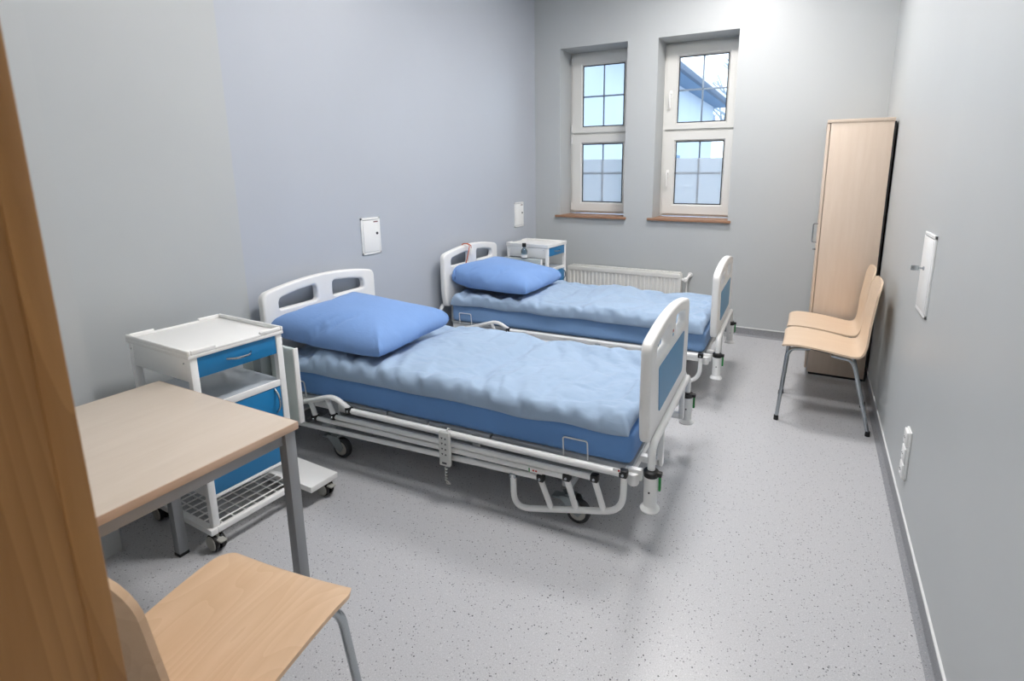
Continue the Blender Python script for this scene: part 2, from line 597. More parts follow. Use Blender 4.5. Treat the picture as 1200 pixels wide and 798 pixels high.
# ------------------------------------------------------------------ windows
def window(name, x0, x1, handle_on):
    yf = YB + 0.27
    w = struct(thing(name, 'white two-sash window' if not handle_on else 'white two-sash window with lever handles', 'window'))
    del w['category']
    z0, z1 = ZS + 0.03, ZT
    fw = 0.035
    f = MB()
    for lo, hi in (((x0, z0), (x0 + fw, z1)), ((x1 - fw, z0), (x1, z1))):
        f.box((lo[0], yf, lo[1]), (hi[0], yf + 0.07, hi[1]), 0.003)
    for za, zb in ((z1 - fw, z1), (z0, z0 + fw), (1.895, 1.925)):
        f.box((x0 + fw, yf + 0.002, za), (x1 - fw, yf + 0.07, zb), 0.003)
    f.build('frame', 'upvc', w)
    # oak sill board
    MB().box((x0 - 0.045, YB - 0.035, ZS), (x1 + 0.03, YB + 0.0, ZS + 0.024), 0.005).box((x0, YB - 0.01, ZS), (x1, yf + 0.02, ZS + 0.024), 0.0).build('sill', 'sill', w)
    xc = (x0 + x1) / 2
    for za, zb, ga, gb in ((1.925, z1 - 0.025, 1.985, 2.595), (z0 + 0.025, 1.897, 1.20, 1.81)):
        gx0, gx1 = x0 + 0.138, x1 - 0.112
        sa, sb = x0 + 0.028, x1 - 0.028
        ys = yf - 0.018
        s_ = MB()
        # mitred sash members with a chamfered glazing edge
        O = [(sa, za), (sb, za), (sb, zb), (sa, zb)]
        I = [(gx0, ga), (gx1, ga), (gx1, gb), (gx0, gb)]
        J = [(gx0 - 0.014, ga - 0.014), (gx1 + 0.014, ga - 0.014), (gx1 + 0.014, gb + 0.014), (gx0 - 0.014, gb + 0.014)]
        for k in range(4):
            a, b_, c, e, g, h = O[k], O[(k + 1) % 4], J[(k + 1) % 4], J[k], I[(k + 1) % 4], I[k]
            s_.quad((a[0], ys, a[1]), (b_[0], ys, b_[1]), (c[0], ys, c[1]), (e[0], ys, e[1]))
            s_.quad((e[0], ys, e[1]), (c[0], ys, c[1]), (g[0], ys + 0.02, g[1]), (h[0], ys + 0.02, h[1]))
            s_.quad((a[0], ys, a[1]), (b_[0], ys, b_[1]), (b_[0], ys + 0.05, b_[1]), (a[0], ys + 0.05, a[1]))
            s_.quad((h[0], ys + 0.02, h[1]), (g[0], ys + 0.02, g[1]), (g[0], ys + 0.05, g[1]), (h[0], ys + 0.05, h[1]))
            s_.quad((a[0], ys + 0.05, a[1]), (b_[0], ys + 0.05, b_[1]), (g[0], ys + 0.05, g[1]), (h[0], ys + 0.05, h[1]))
        bmesh.ops.remove_doubles(s_.bm, verts=s_.bm.verts[:], dist=0.0001)
        sash = s_.build('sash', 'upvc', w, smooth=10)
        q = MB()
        t = 0.009
        q.box((gx0, ys + 0.018, ga), (gx0 + t, ys + 0.026, gb)).box((gx1 - t, ys + 0.018, ga), (gx1, ys + 0.026, gb))
        q.box((gx0, ys + 0.018, ga), (gx1, ys + 0.026, ga + t)).box((gx0, ys + 0.018, gb - t), (gx1, ys + 0.026, gb))
        q.build('gasket', 'gasket', sash)
        MB().box((gx0, ys + 0.030, ga), (gx1, ys + 0.034, gb)).build('pane', 'glass', sash)
        gc = (gx0 + gx1) / 2
        gm = (ga + gb) / 2
        MB().box((gc - 0.008, ys + 0.036, ga), (gc + 0.008, ys + 0.046, gb), 0.002).build('muntin', 'muntin', sash)
        MB().box((gx0, ys + 0.036, gm - 0.008), (gx1, ys + 0.046, gm + 0.008), 0.002).build('muntin', 'muntin', sash)
        if ga < 1.5:
            MB().box((gx0 + t, ys + 0.0285, ga + t), (gx1 - t, ys + 0.0295, 1.648)).build('frosted_film', 'film', sash)
        if handle_on:
            hz = (za + zb) / 2 - (0.06 if ga > 1.5 else -0.0)
            hx = sa + 0.045
            h = MB()
            h.box((hx - 0.014, ys - 0.008, hz - 0.035), (hx + 0.014, ys, hz + 0.035), 0.004)
            h.cyl((hx, ys, hz), (hx, ys - 0.045, hz), 0.009, 12)
            h.tube([(hx, ys - 0.045, hz + 0.008), (hx, ys - 0.047, hz - 0.06), (hx, ys - 0.04, hz - 0.125)], 0.009, 10, 0.03)
            hh = h.build('handle', 'plastic', sash)
        else:
            for hz in (za + 0.05, zb - 0.05):
                MB().cyl((sa - 0.004, ys - 0.006, hz - 0.035), (sa - 0.004, ys - 0.006, hz + 0.035), 0.007, 12).build('hinge', 'plastic', sash)
    return w


window('window_1', *OPEN[0], False)
window('window_2', *OPEN[1], True)

# ------------------------------------------------------------------ ceiling lights (above the frame); corridor one added to brighten the jamb
for i, (lx, ly) in enumerate(LAMPS):
    t = thing('ceiling_light', ('square LED ceiling panel above the nearer bed', 'square LED ceiling panel above the farther bed', 'unseen LED panel added in the corridor to brighten the door frame')[i], 'ceiling light', (lx, ly, ZC), 0, 'LED ceiling panels')
    s = 0.30
    f = MB()
    f.box((-s - 0.02, -s - 0.02, -0.03), (s + 0.02, -s, 0), 0.002).box((-s - 0.02, s, -0.03), (s + 0.02, s + 0.02, 0), 0.002)
    f.box((-s - 0.02, -s, -0.03), (-s, s, 0), 0.002).box((s, -s, -0.03), (s + 0.02, s, 0), 0.002)
    f.build('frame', 'white', t)
    MB().box((-s, -s, -0.022), (s, s, -0.012)).build('diffuser', 'lamp', t)


# ------------------------------------------------------------------ hospital beds
def arch_outline():
    W, zb, zc, zt = 0.425, 0.44, 0.868, 0.915
    pts = [(-W + 0.02, zb), (W - 0.02, zb), (W, zb + 0.12), (W, zc)]
    n = 10
    top = []
    for k in range(1, n):
        u = 1 - 2 * k / n
        top.append((W * u, zc + (zt - zc) * (1 - u * u)))
    return rounded(pts + top + [(-W, zc), (-W, zb + 0.12)], [0.05, 0.05, 0.06, 0.055] + [0] * len(top) + [0.055, 0.06])


def hole(y0, y1):
    zb, zt0 = 0.765, 0.845
    def top(y): return 0.862 - 0.06 * (y / 0.425) ** 2
    p = [(y0, zb), (y1, zb), (y1, top(y1)), ((y0 + y1) / 2, top((y0 + y1) / 2)), (y0, top(y0))]
    return list(reversed(rounded(p, [0.02, 0.02, 0.03, 0, 0.03])))


# 2-D (y, z) plate turned to stand across the bed
STAND = Matrix(((0, 0, 1, 0), (1, 0, 0, 0), (0, 1, 0, 0), (0, 0, 0, 1)))


def castor(name, parent, x, y, z_top, rad=0.055, trail=0.045, wheel='dark', body='castor_grey', wid=0.03, stem='zinc', plate=True):
    c = MB()
    c.lathe([(rad - 0.016, -wid / 2), (rad - 0.003, -wid / 2), (rad, -wid / 2 + 0.006), (rad, wid / 2 - 0.006), (rad - 0.003, wid / 2), (rad - 0.016, wid / 2)], (x + trail, y, rad), (0, 1, 0), 24)
    o = c.build(name, wheel, parent)
    h = MB()
    for s in (-1, 1):
        h.lathe([(rad - 0.017, 0), (rad - 0.02, 0.004), (0.012, 0.007), (0.0, 0.007)], (x + trail, y + s * wid / 2, rad), (0, s, 0), 20)
    h.build('hub', body, o)
    f = MB()
    zt = rad * 2 + 0.012
    for s in (-1, 1):
        yy = y + s * (wid / 2 + 0.010)
        f.prism([(x - 0.04, zt), (x + 0.045, zt), (x + trail + 0.028, rad + 0.012), (x + trail + 0.006, rad - 0.014), (x + trail - 0.030, rad + 0.004)], 1, yy - 0.002, yy + 0.002)
    f.box((x - 0.03, y - wid / 2 - 0.012, zt), (x + 0.03, y + wid / 2 + 0.012, zt + 0.004))
    f.lathe([(0.022, zt + 0.002), (0.024, zt + 0.014), (0.012, zt + 0.016), (0.012, z_top)], (x, y, 0), (0, 0, 1), 16)
    f.build('fork', stem, o)
    if plate:
        p = MB()
        p.box((x - 0.075, y - 0.022, zt - 0.022), (x - 0.02, y + 0.022, zt - 0.010), 0.004)
        p.build('brake_pedal', stem, o)
    return o


def side_rail(parent, s):
    """folding side rail, lowered; s=-1 near side, +1 far side"""
    y = s * 0.458
    r = 0.0135
    HJ = [(-0.44, 0.334), (-0.55, 0.280), (-0.68, 0.247)]      # head-end joints (x, z)
    FJ = [(0.985, 0.334), (0.865, 0.285), (0.743, 0.259), (0.623, 0.226)]
    g = thing_part = bpy.data.objects.new('side_rail', None)
    COL.objects.link(g); g.parent = parent
    for k in range(3):
        MB().cyl((HJ[k][0] + 0.012, y, HJ[k][1]), (FJ[k][0] - 0.012, y, FJ[k][1]), r if k == 0 else r * 0.9, 12).build('rail_bar', 'white', g)
    MB().cyl((-0.93, y, 0.190), (FJ[3][0] - 0.012, y, FJ[3][1]), r * 0.9, 12).build('rail_bar', 'white', g)
    # foot-end hoop and its struts
    MB().tube([(0.49, y, 0.212), (0.49, y, 0.045), (0.985, y, 0.165), (0.987, y, 0.322)], r, 12, 0.085, 8).build('end_hoop', 'white', g)
    MB().box((0.475, y - 0.012, 0.195), (0.505, y + 0.012, 0.222), 0.004).build('hoop_bracket', 'chrome', g)
    for (x, z), (bx, bz) in zip(FJ[1:], ((0.905, 0.150), (0.785, 0.117), (0.672, 0.090))):
        MB().cyl((x, y, z - 0.012), (bx, y, bz), r * 0.95, 12).build('strut', 'white', g)
    # head-end piece
    MB().tube([(-0.44, y, 0.342), (-0.54, y, 0.392), (-0.95, y, 0.262)], r, 12, 0.05, 6).build('end_arm', 'white', g)
    for (x, z), (bx, bz) in zip(HJ[1:], ((-0.585, 0.372), (-0.705, 0.338))):
        MB().cyl((x, y, z + 0.01), (bx, y, bz), r * 0.95, 12).build('strut', 'white', g)
    for (x, z) in HJ + FJ:
        j = MB()
        j.box((x - 0.017, y - 0.016, z - 0.015), (x + 0.017, y + 0.016, z + 0.017), 0.006)
        j.build('joint', 'black', g)
        MB().lathe([(0.007, 0), (0.006, 0.003), (0.0, 0.004)], (x, y + s * 0.016, z), (0, s, 0), 10).build('bolt', 'chrome', g)
    for x in (-0.62, 0.25):
        MB().box((x - 0.02, min(y, s * 0.37), 0.205), (x + 0.02, max(y, s * 0.37), 0.222), 0.003).box((x - 0.02, s * 0.375 - 0.006, 0.205), (x + 0.02, s * 0.375 + 0.006, 0.305), 0.003).build('rail_bracket', 'platform', g)
    return g


def make_bed():
    t = thing('hospital_bed', '', 'bed')
    for s, nm in ((-1, 'headboard'), (1, 'footboard')):
        mx = Matrix.Translation((s * 1.05, 0, 0)) @ STAND
        b = board(nm, arch_outline(), [hole(-0.325, -0.06), hole(0.06, 0.325)], 0.044, 0.012, 'plastic', t, mx)
        # blue inlay on the outer face
        pz = rounded([(-0.262, 0.528), (0.262, 0.528), (0.288, 0.732), (-0.288, 0.732)], 0.02)
        board('inlay', pz, [], 0.004, 0.001, 'panel_blue', b, Matrix.Translation((s * 1.0725, 0, 0)) @ STAND)
        # bent carrying tube, bumper posts
        x = s * 1.085
        e = MB().tube([(x, -0.415, 0.33), (x, -0.415, 0.452), (x, 0.415, 0.452), (x, 0.415, 0.33)], 0.0155, 14, 0.11, 8).build('end_tube', 'white', t)
        for y in (-0.415, 0.415):
            MB().lathe([(0.038, 0), (0.040, 0.006), (0.036, 0.012), (0.027, 0.022), (0.027, 0.155), (0.024, 0.158)], (x, y, 0.178), (0, 0, 1), 20).build('bumper_post', 'white', t)
            c = MB().lathe([(0.029, 0), (0.030, 0.004), (0.030, 0.022), (0.020, 0.028)], (x, y, 0.326), (0, 0, 1), 18)
            c.box((x - 0.01, y - 0.012, 0.330), (x + 0.044, y + 0.012, 0.348), 0.004)
            cc = c.build('collar', 'black', t)
            MB().box((x + 0.031, y - 0.007, 0.268), (x + 0.041, y + 0.007, 0.334), 0.003).build('release_tab', 'green', cc)
            MB().cyl((x, y - 0.0265, 0.265), (x, y - 0.0285, 0.265), 0.004, 8).build('bolt', 'dark', t)
        # brackets to the frame
        for y in (-0.24, 0.24):
            MB().box((min(s * 0.96, x), y - 0.015, 0.28), (max(s * 0.96, x), y + 0.015, 0.31), 0.003).box((x - 0.012, y - 0.015, 0.28), (x + 0.012, y + 0.015, 0.46), 0.003).build('end_bracket', 'white', t)
    # platform in four panels on a steel frame
    for x0, x1 in ((-1.0, -0.27), (-0.26, -0.02), (-0.01, 0.33), (0.34, 1.0)):
        MB().box((x0, -0.385, 0.306), (x1, 0.385, 0.326), 0.004).build('platform_panel', 'platform', t)
    for s in (-1, 1):
        MB().box((-1.0, s * 0.36 - 0.018, 0.262), (1.0, s * 0.36 + 0.018, 0.304), 0.004).build('side_beam', 'white', t)
    for x in (-0.98, -0.3, 0.3, 0.98):
        MB().box((x - 0.02, -0.342, 0.264), (x + 0.02, 0.342, 0.302), 0.004).build('cross_beam', 'white', t)
    for s in (-1, 1):
        MB().lathe([(0.02, 0), (0.024, 0.006), (0.024, 0.05), (0.02, 0.052)], (1.01, s * 0.40, 0.262), (0, 0, 1), 16).box((0.975, s * 0.385 - 0.02, 0.282), (1.045, s * 0.40 + 0.02, 0.330), 0.005).build('corner_cup', 'white', t)
    # chassis
    for s in (-1, 1):
        MB().box((-0.72, s * 0.30 - 0.02, 0.175), (0.80, s * 0.30 + 0.02, 0.215), 0.005).build('chassis_beam', 'platform', t)
    for x in (-0.64, 0.72):
        MB().box((x - 0.025, -0.40, 0.170), (x + 0.025, 0.40, 0.205), 0.005).build('chassis_axle', 'platform', t)
    for x, tilt in ((-0.35, 1), (0.42, -1)):
        MB().tube([(x, -0.18, 0.2), (x + tilt * 0.12, -0.18, 0.29)], 0.016, 10).tube([(x, 0.18, 0.2), (x + tilt * 0.12, 0.18, 0.29)], 0.016, 10).tube([(x, -0.28, 0.2), (x, 0.28, 0.2)], 0.014, 10).build('lift_arm', 'zinc', t)
    for x0, x1, y in ((-0.30, -0.02, -0.05), (0.05, 0.36, 0.08)):
        MB().box((x0, y - 0.045, 0.175), (x0 + 0.12, y + 0.045, 0.265), 0.012).cyl((x0 + 0.1, y, 0.225), (x1, y, 0.235), 0.022, 14).build('actuator', 'dark', t)
    for x in (-0.64, 0.72):
        for y in (-0.375, 0.375):
            castor('castor', t, x, y, 0.18)
    for s in (-1, 1):
        side_rail(t, s)
        # mattress retainers
        for xa, xb in ((0.70, 0.81), (-0.92, -0.81)):
            MB().tube([(xa, s * 0.392, 0.318), (xa, s * 0.40, 0.405), (xb, s * 0.40, 0.405), (xb, s * 0.392, 0.318)], 0.0035, 8, 0.012, 4).build('mattress_retainer', 'white', t)
    return t


BEDS = [((-1.59, 2.258, 0), R(2.4)), ((-1.585, 3.815, 0), R(2.2))]
bed1 = make_bed()
bed1.location = BEDS[0][0]; bed1.rotation_euler = (0, 0, BEDS[0][1])
bed1['label'] = 'white hospital bed nearer the camera, with the hand control on its lowered side rail'
bed1['group'] = 'hospital beds with blue bedding'
bed2 = dup(bed1, BEDS[1][0], BEDS[1][1], 'white hospital bed farther from the camera, in front of the radiator')


# stickers on the nearer bed, cord hung over the far headboard
MB().box((0.57, -0.4735, 0.250), (0.635, -0.4725, 0.270), 0).build('rail_sticker', 'plastic', bed1)
MB().box((0.572, -0.4742, 0.251), (0.578, -0.4734, 0.269), 0).build('sticker_mark', 'green', bed1)
for q in (0.590, 0.603):
    MB().box((q, -0.4742, 0.257), (q + 0.009, -0.4734, 0.264), 0).build('sticker_mark', 'red', bed1)
MB().box((0.945, -0.474, 0.345), (0.975, -0.470, 0.357), 0).build('rail_sticker', 'plastic', bed1)
MB().box((0.966, -0.4748, 0.347), (0.974, -0.4738, 0.355), 0).build('sticker_mark', 'red', bed1)
MB().box((1.0722, -0.028, 0.785), (1.0730, 0.002, 0.825), 0).build('board_sticker', 'plastic', bed1)
MB().box((1.0728, -0.024, 0.805), (1.0736, -0.004, 0.818), 0).build('sticker_mark', 'red', bed1)
MB().box((1.0728, -0.024, 0.789), (1.0736, -0.004, 0.801), 0).build('sticker_mark', 'panel_blue', bed1)


# ------------------------------------------------------------------ bedding
def mattress_mesh(seed):
    b = MB().box((-1.0, -0.392, 0.326), (1.0, 0.392, 0.478), 0.035, 4)
    bmesh.ops.subdivide_edges(b.bm, edges=[e for e in b.bm.edges if e.calc_length() > 0.3], cuts=40, use_grid_fill=True)
    bmesh.ops.subdivide_edges(b.bm, edges=[e for e in b.bm.edges if 0.06 < e.calc_length() <= 0.3], cuts=8, use_grid_fill=True)
    for v in b.bm.verts:
        side = min(1, abs(v.co.y) / 0.39)
        w = noise.noise(Vector((v.co.x * 4 + seed, v.co.z * 6, v.co.y))) * 0.006 + abs(noise.noise(Vector((v.co.x * 9 + v.co.z * 14, seed, v.co.y * 2)))) * 0.006
        if v.co.z > 0.335:
            v.co.y += math.copysign(w * side, v.co.y)
    return b


def in_bed(o, k):
    o.location = BEDS[k][0]
    o.rotation_euler = (0, 0, BEDS[k][1])
    return o


def duvet_mesh(seed, nx=126, ny=74, lx=1.99, ly=0.85, z0=0.484, t=0.095, frames=24, g0=-0.05, g1=-0.17, drop=0.03, y0=0.0):
    """cover sewn from two sheets: lower one lies on the mattress, the upper, over-long one settles into creases"""
    bm = bmesh.new(); V = {}; wg = []; npin = 0
    for s in (0, 1):
        for i in range(nx + 1):
            for j in range(ny + 1):
                if s and (i in (0, nx) or j in (0, ny)):
                    continue
                x = -lx / 2 + lx * i / nx; y = -ly / 2 + ly * j / ny
                e = min(x + lx / 2, lx / 2 - x); e2 = min(y + ly / 2, ly / 2 - y)
                k = max(0, min(1, min(e, e2) / 0.07)); k = math.sqrt(1 - (1 - k) ** 2)
                w = noise.noise(Vector((x * 3.1, seed * 3.7, 0)))
                y2 = y + (0.022 if y < 0 else 0.012) * w * min(1, abs(y) / 0.4)
                edge = max(0, (abs(y) - 0.35) / 0.1)
                zz = z0 - drop * edge ** 2 * (1 + 0.8 * noise.noise(Vector((x * 5, seed, 2)))) * (1 if y < 0 else 0.8)
                n = noise.noise(Vector((x * 9, y * 9, seed + s * 5))) * 0.006
                n += noise.noise(Vector((x * 13 + y * 5, y * 4, seed * 2.3))) * 0.020 * max(0, min(1, (-y - 0.16) / 0.2))
                up = t * (0.9 + 0.25 * noise.noise(Vector((x * 2, y * 2, seed)))) * k + n if s else 0
                V[s, i, j] = bm.verts.new((x, y2 + y0, zz + up))
                if not s:
                    npin += 1
                wg.append(max(0, min(1, (-y - 0.12) / 0.28)) if s else 0)
    for i in range(nx + 1):
        for j in range(ny + 1):
            V.setdefault((1, i, j), V[0, i, j])
    for s in (0, 1):
        for i in range(nx):
            for j in range(ny):
                q = [V[s, i, j], V[s, i + 1, j], V[s, i + 1, j + 1], V[s, i, j + 1]]
                if not s:
                    q.reverse()
                bm.faces.new(q)
    me = bpy.data.meshes.new('duvet'); bm.to_mesh(me); bm.free()
    o = bpy.data.objects.new('tmp', me); COL.objects.link(o)
    o.vertex_groups.new(name='pin').add(list(range(npin)), 1, 'REPLACE')
    vg = o.vertex_groups.new(name='grow')
    for i, w in enumerate(wg):
        if w > 0:
            vg.add([i], w, 'REPLACE')
    m = o.modifiers.new('cloth', 'CLOTH'); s = m.settings
    s.quality = 4; s.mass = 0.1
    s.tension_stiffness = s.compression_stiffness = 15; s.shear_stiffness = 5; s.bending_stiffness = 0.006
    s.use_pressure = True; s.uniform_pressure_force = 1.6
    s.shrink_min = g0; s.shrink_max = g1; s.vertex_group_shrink = 'grow'
    s.air_damping = 2; s.vertex_group_mass = 'pin'
    s.effector_weights.gravity = 0.35
    m.collision_settings.use_collision = False
    m.point_cache.frame_start = 1; m.point_cache.frame_end = frames
    for f in range(1, frames + 1):
        scene.frame_set(f)
    r = bpy.data.meshes.new_from_object(o.evaluated_get(bpy.context.evaluated_depsgraph_get()))
    bpy.data.objects.remove(o)
    scene.frame_set(1)
    return r


def pillow_mesh(seed, place, lie_z, nx=54, ny=48, lx=0.68, ly=0.61, press=3.0, frames=34):
    """two sewn sheets, blown up and dropped onto the duvet against the headboard"""
    stops = []
    for lo, hi in (((-1.3, -0.8, lie_z - 0.2), (0.6, 0.8, lie_z)), ((-1.3, -0.8, 0.3), (-1.022, 0.8, 1.2))):
        c = MB().box(lo, hi).build('stop', 'white')
        c.modifiers.new('stop', 'COLLISION')
        c.collision.thickness_outer = 0.003; c.collision.cloth_friction = 30
        stops.append(c)
    bm = bmesh.new(); V = {}
    for s in (0, 1):
        for i in range(nx + 1):
            for j in range(ny + 1):
                if s and (i in (0, nx) or j in (0, ny)):
                    V[s, i, j] = V[0, i, j]; continue
                x = -lx / 2 + lx * i / nx; y = -ly / 2 + ly * j / ny
                k = min(1, min(min(i, nx - i) / nx * lx, min(j, ny - j) / ny * ly) / 0.06)
                n = noise.noise(Vector((x * 7, y * 7, seed + s * 5))) * 0.005
                V[s, i, j] = bm.verts.new((x, y, (0.05 if s else -0.05) * k ** 0.5 + n))
    for s in (0, 1):
        for i in range(nx):
            for j in range(ny):
                q = [V[s, i, j], V[s, i + 1, j], V[s, i + 1, j + 1], V[s, i, j + 1]]
                if not s:
                    q.reverse()
                bm.faces.new(q)
    me = bpy.data.meshes.new('pillow'); bm.to_mesh(me); bm.free()
    me.transform(place)
    o = bpy.data.objects.new('tmp', me); COL.objects.link(o)
    m = o.modifiers.new('cloth', 'CLOTH'); s = m.settings
    s.quality = 4; s.mass = 0.2
    s.tension_stiffness = s.compression_stiffness = 15; s.shear_stiffness = 7; s.bending_stiffness = 0.02
    s.use_pressure = True; s.uniform_pressure_force = press
    s.shrink_min = -0.12; s.air_damping = 3
    s.effector_weights.gravity = 0.14
    m.collision_settings.use_collision = True; m.collision_settings.collision_quality = 2; m.collision_settings.distance_min = 0.004
    m.point_cache.frame_start = 1; m.point_cache.frame_end = frames
    for f in range(1, frames + 1):
        scene.frame_set(f)
    r = bpy.data.meshes.new_from_object(o.evaluated_get(bpy.context.evaluated_depsgraph_get()))
    bpy.data.objects.remove(o)
    for c in stops:
        bpy.data.objects.remove(c)
    scene.frame_set(1)
    return r


def subsurf(o):
    s = o.modifiers.new('smooth', 'SUBSURF')
    s.levels = 1; s.render_levels = 1


SLEEP = [('nearer', 'sheet', 'with a hand control hanging on the rail'), ('farther', 'sheet2', 'in front of the radiator')]
for k in (0, 1):
    mo = in_bed(mattress_mesh(k * 5).build('mattress', SLEEP[k][1], None, 60), k)
    tag(mo, f'mattress under a darker blue fitted sheet on the {SLEEP[k][0]} bed', 'mattress', 'mattresses on the hospital beds')
    du = in_bed(link('duvet', duvet_mesh(1 + 4 * k, g1=(-0.40, -0.2)[k]), 'duvet', None, 180), k)
    subsurf(du)
    tag(du, ('rumpled light blue duvet spread over the nearer bed', 'smoother light blue duvet spread over the farther bed')[k], 'duvet', 'duvets on the hospital beds')
    at = Matrix.Translation(((-0.665, -0.075, 0.715), (-0.70, -0.06, 0.715))[k]) @ Matrix.Rotation(R((4, -2)[k]), 4, 'Z') @ Matrix.Rotation(R(13), 4, 'Y')
    pm = pillow_mesh(k * 3 + 2, at, 0.588)
    pi_ = in_bed(link('pillow', pm, 'pillow', None, 180), k)
    subsurf(pi_)
    tag(pi_, ('plump deep blue pillow at the head of the nearer bed', 'plump deep blue pillow at the head of the farther bed')[k], 'pillow', 'pillows on the hospital beds')

# hand control hanging on the near rail
hc = thing('bed_hand_control', 'pale grey hand control with arrow keys hooked on the nearer bed rail', 'hand control', (-1.415, 1.783, 0.188), R(2.4))
MB().box((-0.029, -0.016, 0), (0.029, 0.004, 0.168), 0.006, 3).build('casing', 'handset', hc)
MB().tube([(0, 0.0, 0.150), (0, 0.022, 0.172), (0, 0.036, 0.160), (0, 0.036, 0.135)], 0.004, 8, 0.008).build('hook', 'handset', hc)
for r_ in range(4):
    for c_ in (-1, 1):
        z = 0.138 - r_ * 0.026
        b = MB()
        up = 1 if c_ > 0 else -1
        x = c_ * 0.009
        b.prism([(x - 0.005, z - 0.004 * up), (x + 0.005, z - 0.004 * up), (x, z + 0.005 * up)], 1, -0.0172, -0.0160)
        b.build('arrow_key', 'ink', hc)
MB().box((-0.012, -0.0170, 0.012), (0.012, -0.0160, 0.020)).build('key_lock', 'ink', hc)
coil = [(0.004 * math.cos(a), -0.006 + 0.006 * math.sin(a), -0.002 - 0.0018 * i) for i, a in enumerate([k * 0.75 for k in range(40)])]
MB().tube([(0, -0.006, 0.006)] + coil + [(0.006, -0.004, -0.080), (0.010, 0.006, -0.098), (-0.002, 0.010, -0.104), (-0.006, 0.0, -0.09)], 0.0032, 6).build('coiled_cord', 'handset', hc)


